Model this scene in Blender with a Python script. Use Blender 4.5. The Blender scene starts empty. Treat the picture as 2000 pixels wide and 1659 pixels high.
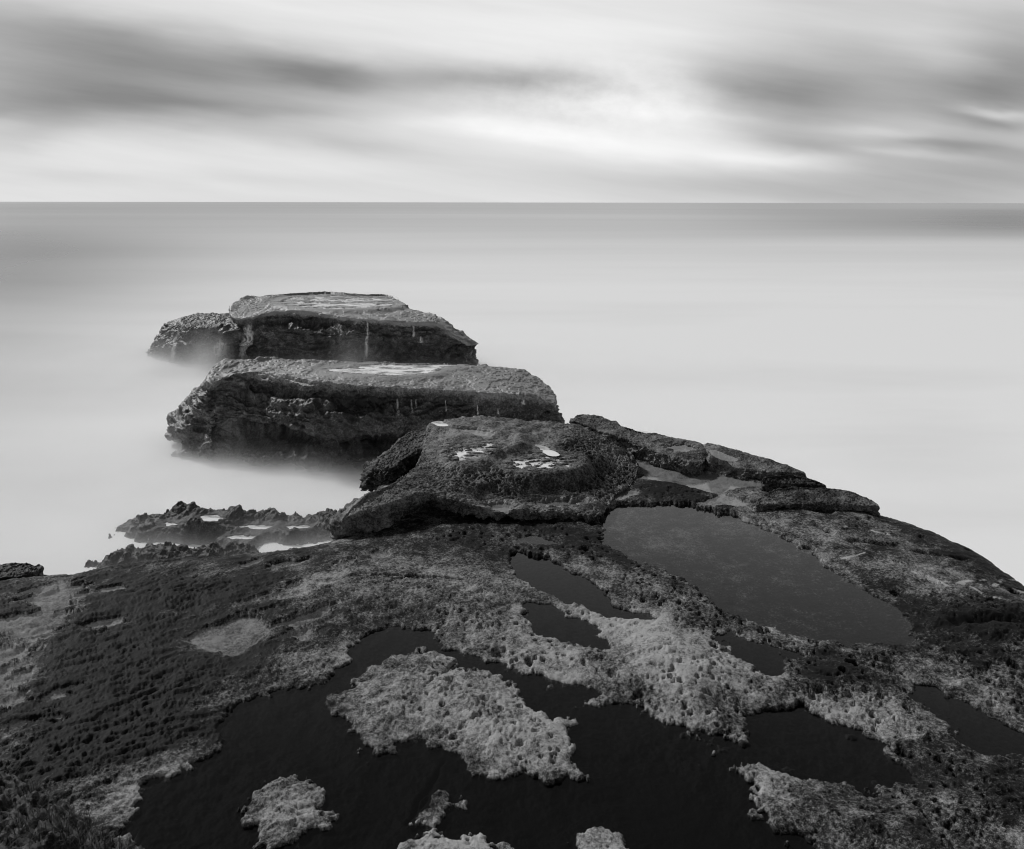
import bpy, math, random
import numpy as np
from mathutils import Matrix

# ------------------------------------------------------------------ camera
S = bpy.context.scene
F, HY, ROLL, CAMZ = 1570.0, 395.5, 0.0015, 9.0     # focal length in photo pixels, horizon row, roll, metres above the sea
cam = bpy.data.cameras.new("camera")
cam.sensor_fit = 'HORIZONTAL'; cam.sensor_width = 36.0
cam.lens = 36.0 * F / 2000.0
cam.shift_y = -(829.5 - HY) / 2000.0
cam.clip_start = 0.1; cam.clip_end = 90000.0
camo = bpy.data.objects.new("camera", cam); S.collection.objects.link(camo)
camo.matrix_world = Matrix.Translation((0, 0, CAMZ)) @ Matrix.Rotation(math.pi / 2, 4, 'X') @ Matrix.Rotation(ROLL, 4, 'Z')
S.camera = camo

# ------------------------------------------------------------------ exposure, sampling
S.view_settings.view_transform = 'Standard'; S.view_settings.look = 'None'
S.view_settings.exposure = 0.12; S.view_settings.gamma = 1.0
S.cycles.volume_bounces = 4; S.cycles.max_bounces = 8
S.cycles.volume_step_rate = 0.12
S.cycles.volume_max_steps = 256
S.cycles.filter_width = 1.1
S.cycles.use_denoising = True
S.cycles.transparent_max_bounces = 12

# ------------------------------------------------------------------ node helpers
class NT:
    def __init__(s, nt): s.nt = nt; nt.nodes.clear()
    def node(s, t, **kw):
        n = s.nt.nodes.new(t)
        for k, v in kw.items(): setattr(n, k, v)
        return n
    def put(s, sock, v):
        if hasattr(v, 'is_output'): s.nt.links.new(v, sock)
        else: sock.default_value = v
    def m(s, op, a, b=0.0, c=None, clamp=False):
        n = s.node('ShaderNodeMath', operation=op, use_clamp=clamp)
        s.put(n.inputs[0], a); s.put(n.inputs[1], b)
        if c is not None: s.put(n.inputs[2], c)
        return n.outputs[0]
    def noise(s, vec, scale, detail=4, rough=0.5, dist=0.0):
        n = s.node('ShaderNodeTexNoise', noise_dimensions='3D')
        s.put(n.inputs['Vector'], vec)
        n.inputs['Scale'].default_value = scale; n.inputs['Detail'].default_value = detail
        n.inputs['Roughness'].default_value = rough; n.inputs['Distortion'].default_value = dist
        return n.outputs['Fac']
    def sstep(s, v, lo, hi, a=0.0, b=1.0):
        n = s.node('ShaderNodeMapRange', interpolation_type='SMOOTHSTEP')
        s.put(n.inputs[0], v)
        for i, q in enumerate((lo, hi, a, b)): s.put(n.inputs[i + 1], q)
        return n.outputs[0]
    def mixf(s, f, a, b):
        n = s.node('ShaderNodeMix', data_type='FLOAT')
        s.put(n.inputs[0], f); s.put(n.inputs[2], a); s.put(n.inputs[3], b)
        return n.outputs[0]
    def gray(s, v):
        n = s.node('ShaderNodeCombineColor')
        for i in range(3): s.put(n.inputs[i], v)
        return n.outputs[0]
    def gauss(s, u, v, cx, cy, sx, sy, rot=0.0):
        du = s.m('SUBTRACT', u, cx); dv = s.m('SUBTRACT', v, cy)
        c, q = math.cos(math.radians(rot)), math.sin(math.radians(rot))
        a = s.m('ADD', s.m('MULTIPLY', du, c / sx), s.m('MULTIPLY', dv, q / sx))
        b = s.m('ADD', s.m('MULTIPLY', du, -q / sy), s.m('MULTIPLY', dv, c / sy))
        r = s.m('ADD', s.m('MULTIPLY', a, a), s.m('MULTIPLY', b, b))
        return s.m('POWER', 2.718281828, s.m('MULTIPLY', r, -0.5))

# ------------------------------------------------------------------ sky: Nishita behind a long-exposure cloud deck
SUN_AZ, SUN_EL = -52.0, 38.0      # degrees from +Y towards +X, above the horizon
W = bpy.data.worlds.new("World"); S.world = W; W.use_nodes = True
w = NT(W.node_tree)
sky = w.node('ShaderNodeTexSky', sky_type='NISHITA', sun_disc=False)
sky.sun_elevation = math.radians(SUN_EL); sky.sun_rotation = math.radians(SUN_AZ)
bw = w.node('ShaderNodeRGBToBW'); w.nt.links.new(sky.outputs[0], bw.inputs[0])
tc = w.node('ShaderNodeTexCoord')
sep = w.node('ShaderNodeSeparateXYZ'); w.nt.links.new(tc.outputs['Generated'], sep.inputs[0])
dx, dy, dz = sep.outputs
yy = w.m('MAXIMUM', dy, 0.06)
U0 = w.m('MULTIPLY_ADD', w.m('DIVIDE', dx, yy), F, 1000.0)       # cloud chart: tangent of bearing and of elevation
V0 = w.m('MULTIPLY_ADD', w.m('DIVIDE', dz, yy), -F, HY)
def uvw(su, sv, ou, shear):
    n = w.node('ShaderNodeCombineXYZ')
    w.put(n.inputs[0], w.m('MULTIPLY', U0, su))
    w.put(n.inputs[1], w.m('MULTIPLY', w.m('SUBTRACT', V0, w.m('MULTIPLY', U0, shear)), sv))
    n.inputs[2].default_value = ou
    return n.outputs[0]
wa = w.noise(uvw(1 / 420, 1 / 120, 1.7, 0.10), 1.0, 4, 0.5)
wb = w.noise(uvw(1 / 420, 1 / 120, 8.3, 0.10), 1.0, 4, 0.5)
U = w.m('ADD', U0, w.m('MULTIPLY', w.m('SUBTRACT', wa, 0.5), 220.0))
V = w.m('ADD', V0, w.m('MULTIPLY', w.m('SUBTRACT', wb, 0.5), 75.0))
st = w.noise(uvw(1 / 620, 1 / 60, 3.1, 0.11), 1.0, 4, 0.45)
st2 = w.noise(uvw(1 / 240, 1 / 24, 6.4, 0.17), 1.0, 5, 0.6)
puff = w.noise(uvw(1 / 45, 1 / 30, 5.1, 0.0), 1.0, 5, 0.6)
blobs = [  # cx, cy, sx, sy, rot, amount
    (40, 70, 260, 34, 8, -0.17), (60, 215, 230, 26, 3, -0.22), (120, 140, 330, 60, 5, -0.22), (430, 120, 190, 30, 10, -0.16), (610, 138, 110, 20, 13, -0.20), (330, 185, 260, 36, 5, -0.16),
    (840, 152, 130, 22, 4, -0.20), (1060, 165, 110, 22, 3, -0.19), (520, 215, 150, 16, 4, -0.10), (20, 15, 220, 30, 8, -0.06), (1850, 20, 250, 40, 8, -0.08), (1620, 150, 280, 75, 8, -0.06),
    (1240, 225, 130, 48, 4, 0.15), (960, 264, 170, 14, 6, 0.16), (1130, 80, 300, 60, 5, 0.11), (640, 15, 300, 30, 8, 0.03), (1300, 300, 200, 16, 2, 0.06),
    (1530, 165, 110, 46, 10, -0.26), (1690, 105, 130, 34, 16, -0.14), (2010, 130, 110, 70, -12, -0.30), (1790, 190, 190, 42, 0, -0.17), (1480, 215, 90, 36, 20, -0.08),
    (1600, 280, 110, 11, 7, -0.15), (1860, 278, 110, 12, 8, -0.15), (1980, 240, 70, 12, 8, -0.1), (1960, 212, 60, 8, 8, 0.22), (1740, 256, 80, 9, 6, 0.15), (1760, 298, 130, 7, 7, 0.10),
    (1490, 305, 100, 12, 3, 0.14), (2010, 340, 340, 60, 0, -0.24), (1500, 362, 300, 30, 0, -0.08), (640, 285, 130, 16, 8, -0.09),
    (420, 292, 260, 16, 5, 0.03), (60, 268, 90, 20, -6, -0.12), (300, 350, 500, 10, 0, -0.03),
]
L = w.m('ADD', 0.70, w.m('MULTIPLY', w.m('SUBTRACT', st, 0.5), 0.20))
L = w.m('ADD', L, w.m('MULTIPLY', w.m('SUBTRACT', st2, 0.5), 0.07))
L = w.m('ADD', L, w.m('MULTIPLY', w.m('SUBTRACT', puff, 0.5), w.m('MULTIPLY', w.gauss(U0, V0, 1150, 190, 170, 50, 0), 0.30)))
for cx, cy, sx, sy, rot, a in blobs:
    L = w.m('ADD', L, w.m('MULTIPLY', w.gauss(U, V, cx, cy, sx, sy, rot), a * 1.15))
L = w.m('MAXIMUM', L, 0.22)
high = w.sstep(dz, 0.235, 0.60, 1.0, 0.22)                       # unseen overhead sky dimmed, added to darken pools and lift contrast
back = w.sstep(dy, -0.2, 0.55, 0.45, 1.0)
L = w.m('MULTIPLY', w.m('MULTIPLY', L, high), back)
L = w.mixf(0.94, w.m('MULTIPLY', bw.outputs[0], 0.5), w.m('MULTIPLY', L, 10.0))
bg = w.node('ShaderNodeBackground'); w.put(bg.inputs[0], w.gray(L)); bg.inputs[1].default_value = 0.1
wo = w.node('ShaderNodeOutputWorld'); w.nt.links.new(bg.outputs[0], wo.inputs[0])

# ------------------------------------------------------------------ sun, veiled by the overcast
sl = bpy.data.lights.new("sun", 'SUN'); sl.energy = 2.6; sl.angle = math.radians(6); sl.color = (1, 1, 1)
so = bpy.data.objects.new("sun", sl); S.collection.objects.link(so)
so.rotation_euler = (math.radians(SUN_EL - 90), 0, math.radians(-SUN_AZ)); so.location = (0, 0, 60)

# ------------------------------------------------------------------ numpy helpers
def unp(px, py, z):
    """photo point -> world point on the level z"""
    px = np.asarray(px, float); py = np.asarray(py, float)
    u = (px - 1000) / F; v = (HY - py) / F
    c, s = math.cos(ROLL), math.sin(ROLL)
    dz_ = u * s + v * c; dx_ = u * c - v * s
    t = (np.asarray(z, float) - CAMZ) / dz_
    return dx_ * t, t
def proj(P):
    c, s = math.cos(ROLL), math.sin(ROLL)
    X = P[..., 0] / P[..., 1]; Z = (P[..., 2] - CAMZ) / P[..., 1]
    return 1000 + F * (X * c + Z * s), HY - F * (-X * s + Z * c)

def _h(ix, iy, iz, seed):
    h = (ix.astype(np.uint32) * np.uint32(374761393) + iy.astype(np.uint32) * np.uint32(668265263)
         + iz.astype(np.uint32) * np.uint32(2147483647 - 58) + np.uint32((seed * 974711 + 12345) & 0xffffffff))
    h = (h ^ (h >> np.uint32(13))) * np.uint32(1274126177)
    h = (h ^ (h >> np.uint32(16))) * np.uint32(2246822519)
    return h ^ (h >> np.uint32(15))
_G = np.array([(1,1,0),(-1,1,0),(1,-1,0),(-1,-1,0),(1,0,1),(-1,0,1),(1,0,-1),(-1,0,-1),(0,1,1),(0,-1,1),(0,1,-1),(0,-1,-1),(1,1,0),(-1,1,0),(0,-1,1),(0,-1,-1)], np.float32)
def perlin(x, y, z, seed=0):
    x = np.asarray(x, np.float64); y = np.asarray(y, np.float64); z = np.broadcast_to(np.asarray(z, np.float64), x.shape)
    ix, iy, iz = (np.floor(q).astype(np.int64) for q in (x, y, z))
    fx, fy, fz = ((q - i).astype(np.float32) for q, i in ((x, ix), (y, iy), (z, iz)))
    u, v, t = (f * f * f * (f * (f * 6 - 15) + 10) for f in (fx, fy, fz))
    def g(a, b, c):
        G = _G[_h(ix + a, iy + b, iz + c, seed) & np.uint32(15)]
        return G[..., 0] * (fx - a) + G[..., 1] * (fy - b) + G[..., 2] * (fz - c)
    l = lambda a, b, t: a + (b - a) * t
    return l(l(l(g(0,0,0), g(1,0,0), u), l(g(0,1,0), g(1,1,0), u), v), l(l(g(0,0,1), g(1,0,1), u), l(g(0,1,1), g(1,1,1), u), v), t)
def fbm(x, y, z, f, octv=4, gain=0.5, seed=0, ridged=False):
    a, tot = 1.0, 0.0
    for o in range(octv):
        n = perlin(x * f, y * f, z * f, seed + o * 17)
        if ridged: n = 0.5 - np.abs(n) * 1.6
        tot = tot + a * n; a *= gain; f *= 2.03
    return tot
def sstep(v, lo, hi):
    t = np.clip((v - lo) / (hi - lo), 0, 1); return t * t * (3 - 2 * t)
def pits(x, y, cell, seed, rmin=0.25, rmax=0.5, prob=1.0):
    """round weathering holes on a jittered grid: 0 outside, 1 at the bottom"""
    gx, gy = np.floor(x / cell).astype(np.int64), np.floor(y / cell).astype(np.int64)
    out = np.zeros(x.shape, np.float32)
    for a in (-1, 0, 1):
        for b in (-1, 0, 1):
            h = [(_h(gx + a, gy + b, np.zeros_like(gx), seed + k) & np.uint32(0xffff)).astype(np.float32) / 65535 for k in range(4)]
            px, py = (gx + a + 0.1 + 0.8 * h[0]) * cell, (gy + b + 0.1 + 0.8 * h[1]) * cell
            r = (rmin + (rmax - rmin) * h[2] ** 2) * cell
            d = np.sqrt((x - px) ** 2 + (y - py) ** 2) / r
            out = np.maximum(out, np.where(h[3] < prob, np.clip(1 - d ** 5, 0, 1) * (0.5 + r / (rmax * cell) * 0.5), 0))
    return out
def sdf(x, y, poly, margin=0.6):
    """signed distance to a polygon (negative inside); far away it is just large"""
    poly = np.asarray(poly, float)
    out = np.full(x.shape, 9.0, np.float32)
    sel = (x > poly[:, 0].min() - margin) & (x < poly[:, 0].max() + margin) & (y > poly[:, 1].min() - margin) & (y < poly[:, 1].max() + margin)
    X, Y = x[sel], y[sel]
    if X.size == 0: return out
    d = np.full(X.shape, 1e9); ins = np.zeros(X.shape, bool)
    for (ax, ay), (bx, by) in zip(poly, np.roll(poly, -1, 0)):
        ex, ey = bx - ax, by - ay
        t = np.clip(((X - ax) * ex + (Y - ay) * ey) / (ex * ex + ey * ey + 1e-12), 0, 1)
        d = np.minimum(d, (X - ax - t * ex) ** 2 + (Y - ay - t * ey) ** 2)
        if ay != by:
            c = ((ay > Y) != (by > Y)) & (X < (bx - ax) * (Y - ay) / (by - ay) + ax)
            ins ^= c
    d = np.sqrt(d); out[sel] = np.where(ins, -d, d)
    return out
def idw(x, y, C, p=3.0, eps=0.05):
    num = np.zeros(x.shape); den = np.zeros(x.shape)
    for cx, cy, cz in C:
        wgt = 1.0 / ((x - cx) ** 2 + (y - cy) ** 2 + eps) ** (p / 2)
        num += wgt * cz; den += wgt
    return num / den
def smooth_poly(pts, n=6):
    """closed Catmull-Rom through the points"""
    P = np.asarray(pts, float); N = len(P); out = []
    for i in range(N):
        a, b, c, d = P[i - 1], P[i], P[(i + 1) % N], P[(i + 2) % N]
        for t in np.arange(n) / n:
            out.append(0.5 * ((2 * b) + (-a + c) * t + (2 * a - 5 * b + 4 * c - d) * t * t + (-a + 3 * b - 3 * c + d) * t ** 3))
    return np.array(out)
def upoly(pix, z, n=4):
    X, Y = unp([p[0] for p in pix], [p[1] for p in pix], z)
    return smooth_poly(np.stack([X, Y], 1), n)

def mesh_obj(name, V, Fq, mat, attrs=None, parent=None, smooth=True, origin=None):
    V = np.ascontiguousarray(V, np.float32).reshape(-1, 3)
    if origin is None: origin = (0, 0, 0)
    V = V - np.asarray(origin, np.float32)
    me = bpy.data.meshes.new(name)
    Fq = np.asarray(Fq, np.int32); k = Fq.shape[1]; nf = len(Fq)
    me.vertices.add(len(V)); me.vertices.foreach_set('co', V.ravel())
    me.loops.add(nf * k); me.loops.foreach_set('vertex_index', Fq.ravel())
    me.polygons.add(nf); me.polygons.foreach_set('loop_start', np.arange(nf, dtype=np.int32) * k)
    try: me.polygons.foreach_set('loop_total', np.full(nf, k, np.int32))
    except Exception: pass
    for an, av in (attrs or {}).items():
        at = me.attributes.new(an, 'FLOAT', 'POINT'); at.data.foreach_set('value', np.ascontiguousarray(av, np.float32).ravel())
    me.update(calc_edges=True); me.validate()
    if smooth: me.polygons.foreach_set('use_smooth', np.ones(len(me.polygons), bool))
    me.materials.append(mat)
    o = bpy.data.objects.new(name, me); o.location = origin; S.collection.objects.link(o)
    if parent: o.parent = parent
    return o
def tag(o, label, cat, group=None, kind=None):
    if label: o['label'] = label
    if cat: o['category'] = cat
    if group: o['group'] = group
    if kind: o['kind'] = kind
    return o
def gridf(nr, nc, wrap=False):
    r = np.arange(nr - 1)[:, None]; c = np.arange(nc if wrap else nc - 1)[None, :]
    c2 = (c + 1) % nc
    a = r * nc + c; b = r * nc + c2; d = (r + 1) * nc + c; e = (r + 1) * nc + c2
    return np.stack([a, b, e, d], -1).reshape(-1, 4)
def compact(V, Fq, attrs):
    used = np.zeros(len(V), bool); used[Fq.ravel()] = True
    idx = np.cumsum(used) - 1
    return V[used], idx[Fq], {k: v.ravel()[used] for k, v in attrs.items()}

# ------------------------------------------------------------------ materials
def new_mat(name):
    m = bpy.data.materials.new(name); m.use_nodes = True
    return m, NT(m.node_tree)
def finish(n, bsdf):
    o = n.node('ShaderNodeOutputMaterial'); n.nt.links.new(bsdf, o.inputs[0])
def rock_mat(name, dark, pale, sc=1.0, bump=0.02, rough=0.62, salt=0.35, spec=0.35):
    m, n = new_mat(name)
    pos = n.node('ShaderNodeTexCoord').outputs['Object']
    at = n.node('ShaderNodeAttribute', attribute_name='crust').outputs['Fac']
    n1 = n.noise(pos, 1.1 * sc, 5, 0.55); n2 = n.noise(pos, 7 * sc, 6, 0.65, 0.3); n3 = n.noise(pos, 38 * sc, 4, 0.65); n5 = n.noise(pos, 130 * sc, 3, 0.7)
    f = n.m('ADD', at, n.m('MULTIPLY', n.m('SUBTRACT', n1, 0.5), 1.15))
    for q, k in ((n2, 1.4), (n3, 1.5), (n5, 1.4)):
        f = n.m('ADD', f, n.m('MULTIPLY', n.m('SUBTRACT', q, 0.5), k))
    f = n.sstep(f, 0.02, 1.02)
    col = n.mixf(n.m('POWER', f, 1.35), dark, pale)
    n4 = n.noise(pos, 60 * sc, 4, 0.7)
    sp = n.m('MULTIPLY', n.sstep(n4, 0.58, 0.66), n.sstep(n.m('ADD', at, n.m('MULTIPLY', n.m('SUBTRACT', n2, 0.5), 2.4)), 0.45, 1.0))
    col = n.mixf(n.m('MULTIPLY', sp, salt), col, 0.62)
    b = n.node('ShaderNodeBsdfPrincipled')
    n.put(b.inputs['Base Color'], n.gray(col)); b.inputs['Roughness'].default_value = rough
    b.inputs['Specular IOR Level'].default_value = spec
    hgt = n.m('ADD', n.m('ADD', n.m('MULTIPLY', n2, 0.6), n.m('MULTIPLY', n3, 0.35)), n.m('MULTIPLY', n5, 0.12))
    bp = n.node('ShaderNodeBump'); bp.inputs['Strength'].default_value = 1.0; bp.inputs['Distance'].default_value = bump
    n.put(bp.inputs['Height'], hgt); n.nt.links.new(bp.outputs[0], b.inputs['Normal'])
    finish(n, b.outputs[0]); return m
def pool_mat(name, bed0, bed1, rough=0.04, sc=2.0, bump=0.0):
    """still shallow water over a silted bed: the bed shows through, the surface mirrors the sky"""
    m, n = new_mat(name)
    pos = n.node('ShaderNodeTexCoord').outputs['Object']
    mp = n.node('ShaderNodeMapping'); n.put(mp.inputs[0], pos); mp.inputs['Rotation'].default_value = (0, 0, 0.5); mp.inputs['Scale'].default_value = (0.6, 1.6, 1)
    f = n.m('ADD', n.m('MULTIPLY', n.noise(mp.outputs[0], sc, 6, 0.62, 0.6), 1.1), n.m('MULTIPLY', n.noise(pos, sc * 24, 5, 0.75), 0.35))
    col = n.mixf(n.sstep(f, 0.42, 0.95), bed0, bed1)
    b = n.node('ShaderNodeBsdfPrincipled'); n.put(b.inputs['Base Color'], n.gray(col))
    b.inputs['Roughness'].default_value = rough; b.inputs['IOR'].default_value = 1.33
    bp = n.node('ShaderNodeBump'); bp.inputs['Strength'].default_value = 0.25; bp.inputs['Distance'].default_value = 0.004
    n.put(bp.inputs['Height'], n.noise(pos, sc * 14, 4, 0.6)); n.nt.links.new(bp.outputs[0], b.inputs['Normal'])
    finish(n, b.outputs[0]); return m
M_shelf = rock_mat('shelf_rock', 0.006, 0.34, 1.0, 0.014, spec=0.12, salt=0.6, rough=0.68)
M_ledge = rock_mat('ledge_rock', 0.012, 0.27, 1.0, 0.016, spec=0.2)
M_sea_rock = rock_mat('sea_rock', 0.022, 0.28, 0.42, 0.045, salt=0.25, rough=0.5, spec=0.5)
M_reef = rock_mat('reef_rock', 0.012, 0.2, 0.8, 0.03)
def water_mat(name, clear=0.78):
    """clear shallow water: mirrors the sky by Fresnel, shows the bed under it"""
    m, n = new_mat(name)
    pos = n.node('ShaderNodeTexCoord').outputs['Object']
    bp = n.node('ShaderNodeBump'); bp.inputs['Strength'].default_value = 0.2; bp.inputs['Distance'].default_value = 0.003
    n.put(bp.inputs['Height'], n.noise(pos, 22, 4, 0.6))
    ge = n.node('ShaderNodeNewGeometry'); dt = n.node('ShaderNodeVectorMath', operation='DOT_PRODUCT')
    n.nt.links.new(ge.outputs['Incoming'], dt.inputs[0]); n.nt.links.new(bp.outputs[0], dt.inputs[1])
    fr = n.m('MULTIPLY_ADD', n.m('POWER', n.m('SUBTRACT', 1.0, n.m('ABSOLUTE', dt.outputs['Value'])), 5.0), 0.98, 0.02, clamp=True)   # Schlick, the same from both sides
    tr = n.node('ShaderNodeBsdfTransparent'); tr.inputs[0].default_value = (clear, clear, clear, 1)
    gl = n.node('ShaderNodeBsdfGlossy'); gl.inputs['Roughness'].default_value = 0.05; gl.inputs[0].default_value = (1, 1, 1, 1); n.nt.links.new(bp.outputs[0], gl.inputs['Normal'])
    mx = n.node('ShaderNodeMixShader'); n.put(mx.inputs[0], fr); n.nt.links.new(tr.outputs[0], mx.inputs[1]); n.nt.links.new(gl.outputs[0], mx.inputs[2])
    finish(n, mx.outputs[0]); return m
M_water = water_mat('pool_water')
M_dark_water = water_mat('dark_pool_water', 0.42)  # the same clear water with a darker tint, for the black pools
M_dim = water_mat('dim_pool_water', 0.62)
def milk_glint_mat(name):
    """water whitened by passing waves, or on the ledge painted white like mirrored sky: opaque white in the middle of a drift, clear where it thins"""
    m, n = new_mat(name)
    pos = n.node('ShaderNodeTexCoord').outputs['Object']
    mp = n.node('ShaderNodeMapping'); n.put(mp.inputs[0], pos); mp.inputs['Scale'].default_value = (0.7, 1.5, 1)
    f = n.sstep(n.m('ADD', n.noise(mp.outputs[0], 1.6, 5, 0.6), n.m('MULTIPLY', n.noise(pos, 14, 3, 0.6), 0.2)), 0.40, 0.68)
    d = n.node('ShaderNodeBsdfPrincipled'); d.inputs['Base Color'].default_value = (0.85, 0.85, 0.85, 1); d.inputs['Roughness'].default_value = 0.25; d.inputs['IOR'].default_value = 1.33
    n.put(d.inputs['Alpha'], n.m('MULTIPLY_ADD', f, 0.8, 0.2))
    finish(n, d.outputs[0]); return m
M_pool_milk_glint = milk_glint_mat('milky_glint_pool_water')

# ------------------------------------------------------------------ sea
m, n = new_mat('sea_water')
geo = n.node('ShaderNodeNewGeometry').outputs['Position']
sp_ = n.node('ShaderNodeSeparateXYZ'); n.put(sp_.inputs[0], geo)
X, Y = sp_.outputs[0], sp_.outputs[1]
Yc = n.m('MAXIMUM', Y, 5.0)
lg = n.m('LOGARITHM', Yc, 10.0)                                   # decades offshore
br = n.m('DIVIDE', X, Yc)                                          # bearing from the point of the shelf
cb = n.node('ShaderNodeCombineXYZ'); n.put(cb.inputs[0], n.m('MULTIPLY', br, 1.1)); n.put(cb.inputs[1], n.m('MULTIPLY', lg, 9.0))
band = n.noise(cb.outputs[0], 1.0, 5, 0.55, 0.2)
foam_vignette = n.sstep(n.m('ADD', lg, n.m('MULTIPLY', n.m('SUBTRACT', band, 0.5), 0.12)), 2.95, 1.75, 0.46, 1.0)
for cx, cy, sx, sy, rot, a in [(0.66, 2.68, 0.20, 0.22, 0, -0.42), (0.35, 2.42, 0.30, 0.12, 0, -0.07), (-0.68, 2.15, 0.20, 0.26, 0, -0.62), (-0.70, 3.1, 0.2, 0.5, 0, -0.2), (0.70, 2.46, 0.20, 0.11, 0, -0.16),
                               (0.0, 2.75, 0.35, 0.12, 0, 0.10), (0.62, 2.27, 0.25, 0.05, 0, 0.08), (-0.70, 1.7, 0.15, 0.35, 0, -0.30), (0.5, 1.5, 0.10, 0.06, 0, -0.10), (0.42, 1.62, 0.14, 0.02, 0, -0.07)]:  # the left-side vignette is painted in here as darker water
    foam_vignette = n.m('ADD', foam_vignette, n.m('MULTIPLY', n.gauss(br, lg, cx, cy, sx, sy, rot), a))
foam_vignette = n.m('ADD', foam_vignette, n.m('MULTIPLY', n.m('SUBTRACT', band, 0.5), 0.34), clamp=True)
b = n.node('ShaderNodeBsdfPrincipled'); n.put(b.inputs['Base Color'], n.gray(n.mixf(foam_vignette, 0.10, 0.93)))
n.put(b.inputs['Roughness'], n.mixf(foam_vignette, 0.20, 0.55)); b.inputs['IOR'].default_value = 1.33; n.put(b.inputs['Specular IOR Level'], n.mixf(foam_vignette, 0.5, 0.15))
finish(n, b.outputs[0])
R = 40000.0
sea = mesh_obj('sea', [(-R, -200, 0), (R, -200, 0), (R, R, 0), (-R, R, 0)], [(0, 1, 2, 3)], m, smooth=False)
tag(sea, 'smooth pale long-exposure sea reaching to the horizon', 'sea', kind='structure')

# ------------------------------------------------------------------ rock pools
POOL_COUNT = 0
def pool(poly, z, mat, label, grow=0.08, islands=()):
    """still water filling a hollow: a fine sheet whose outer margin runs under the rock"""
    P = np.asarray(poly); lo, hi = P.min(0) - grow - 0.05, P.max(0) + grow + 0.05
    st_ = max(0.012, float((hi - lo).max()) / 170)
    x, y = np.meshgrid(np.arange(lo[0], hi[0] + st_, st_), np.arange(lo[1], hi[1] + st_, st_))
    sd = sdf(x, y, P, 1.0)
    for isl in islands: sd = np.maximum(sd, grow + 0.03 - sdf(x, y, isl, 1.0))
    Fq = gridf(*x.shape); keep = (sd.ravel()[Fq] < grow).all(1)
    V, Fq, _ = compact(np.stack([x, y, np.full(x.shape, z)], -1).reshape(-1, 3), Fq[keep], {})
    a_, b_, c_ = V[Fq[0, 0]], V[Fq[0, 1]], V[Fq[0, 2]]
    if np.cross(b_ - a_, c_ - a_)[2] < 0: Fq = Fq[:, ::-1]          # the surface faces up
    ob = mesh_obj('rock_pool', V, Fq, mat, origin=(float(P[:, 0].mean()), float(P[:, 1].mean()), z))
    return tag(ob, label, 'rock pool', 'rain and tide pools on the rocks')

def ell(cx, cy, rx, ry, k=10, seed=0, jit=0.25):
    rr = random.Random(seed)
    return [(cx + rx * math.cos(a) * (1 + jit * (rr.random() - .5)), cy + ry * math.sin(a) * (1 + jit * (rr.random() - .5))) for a in [2 * math.pi * i / k for i in range(k)]]

# ------------------------------------------------------------------ the rock shelf (height field, finest towards the far edge)
def px_crust_light(P, items, base):
    px, py = proj(P)
    c = np.full(px.shape, float(base))
    for cx, cy, rx, ry, rot, a in items:
        q = math.radians(rot); du, dv = px - cx, py - cy
        A = (du * math.cos(q) + dv * math.sin(q)) / rx; B = (-du * math.sin(q) + dv * math.cos(q)) / ry
        c += a * np.exp(-0.5 * (A * A + B * B))
    return c

Z0 = 5.0
GREY, MID, DARK, PALE, MILK_GLINT = 'grey', 'mid', 'dark', 'pale', M_pool_milk_glint
BED = {'grey': 0.66, 'mid': 0.13, 'dark': -0.42, 'pale': 0.95}      # how silted the bed of a pool is
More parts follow.
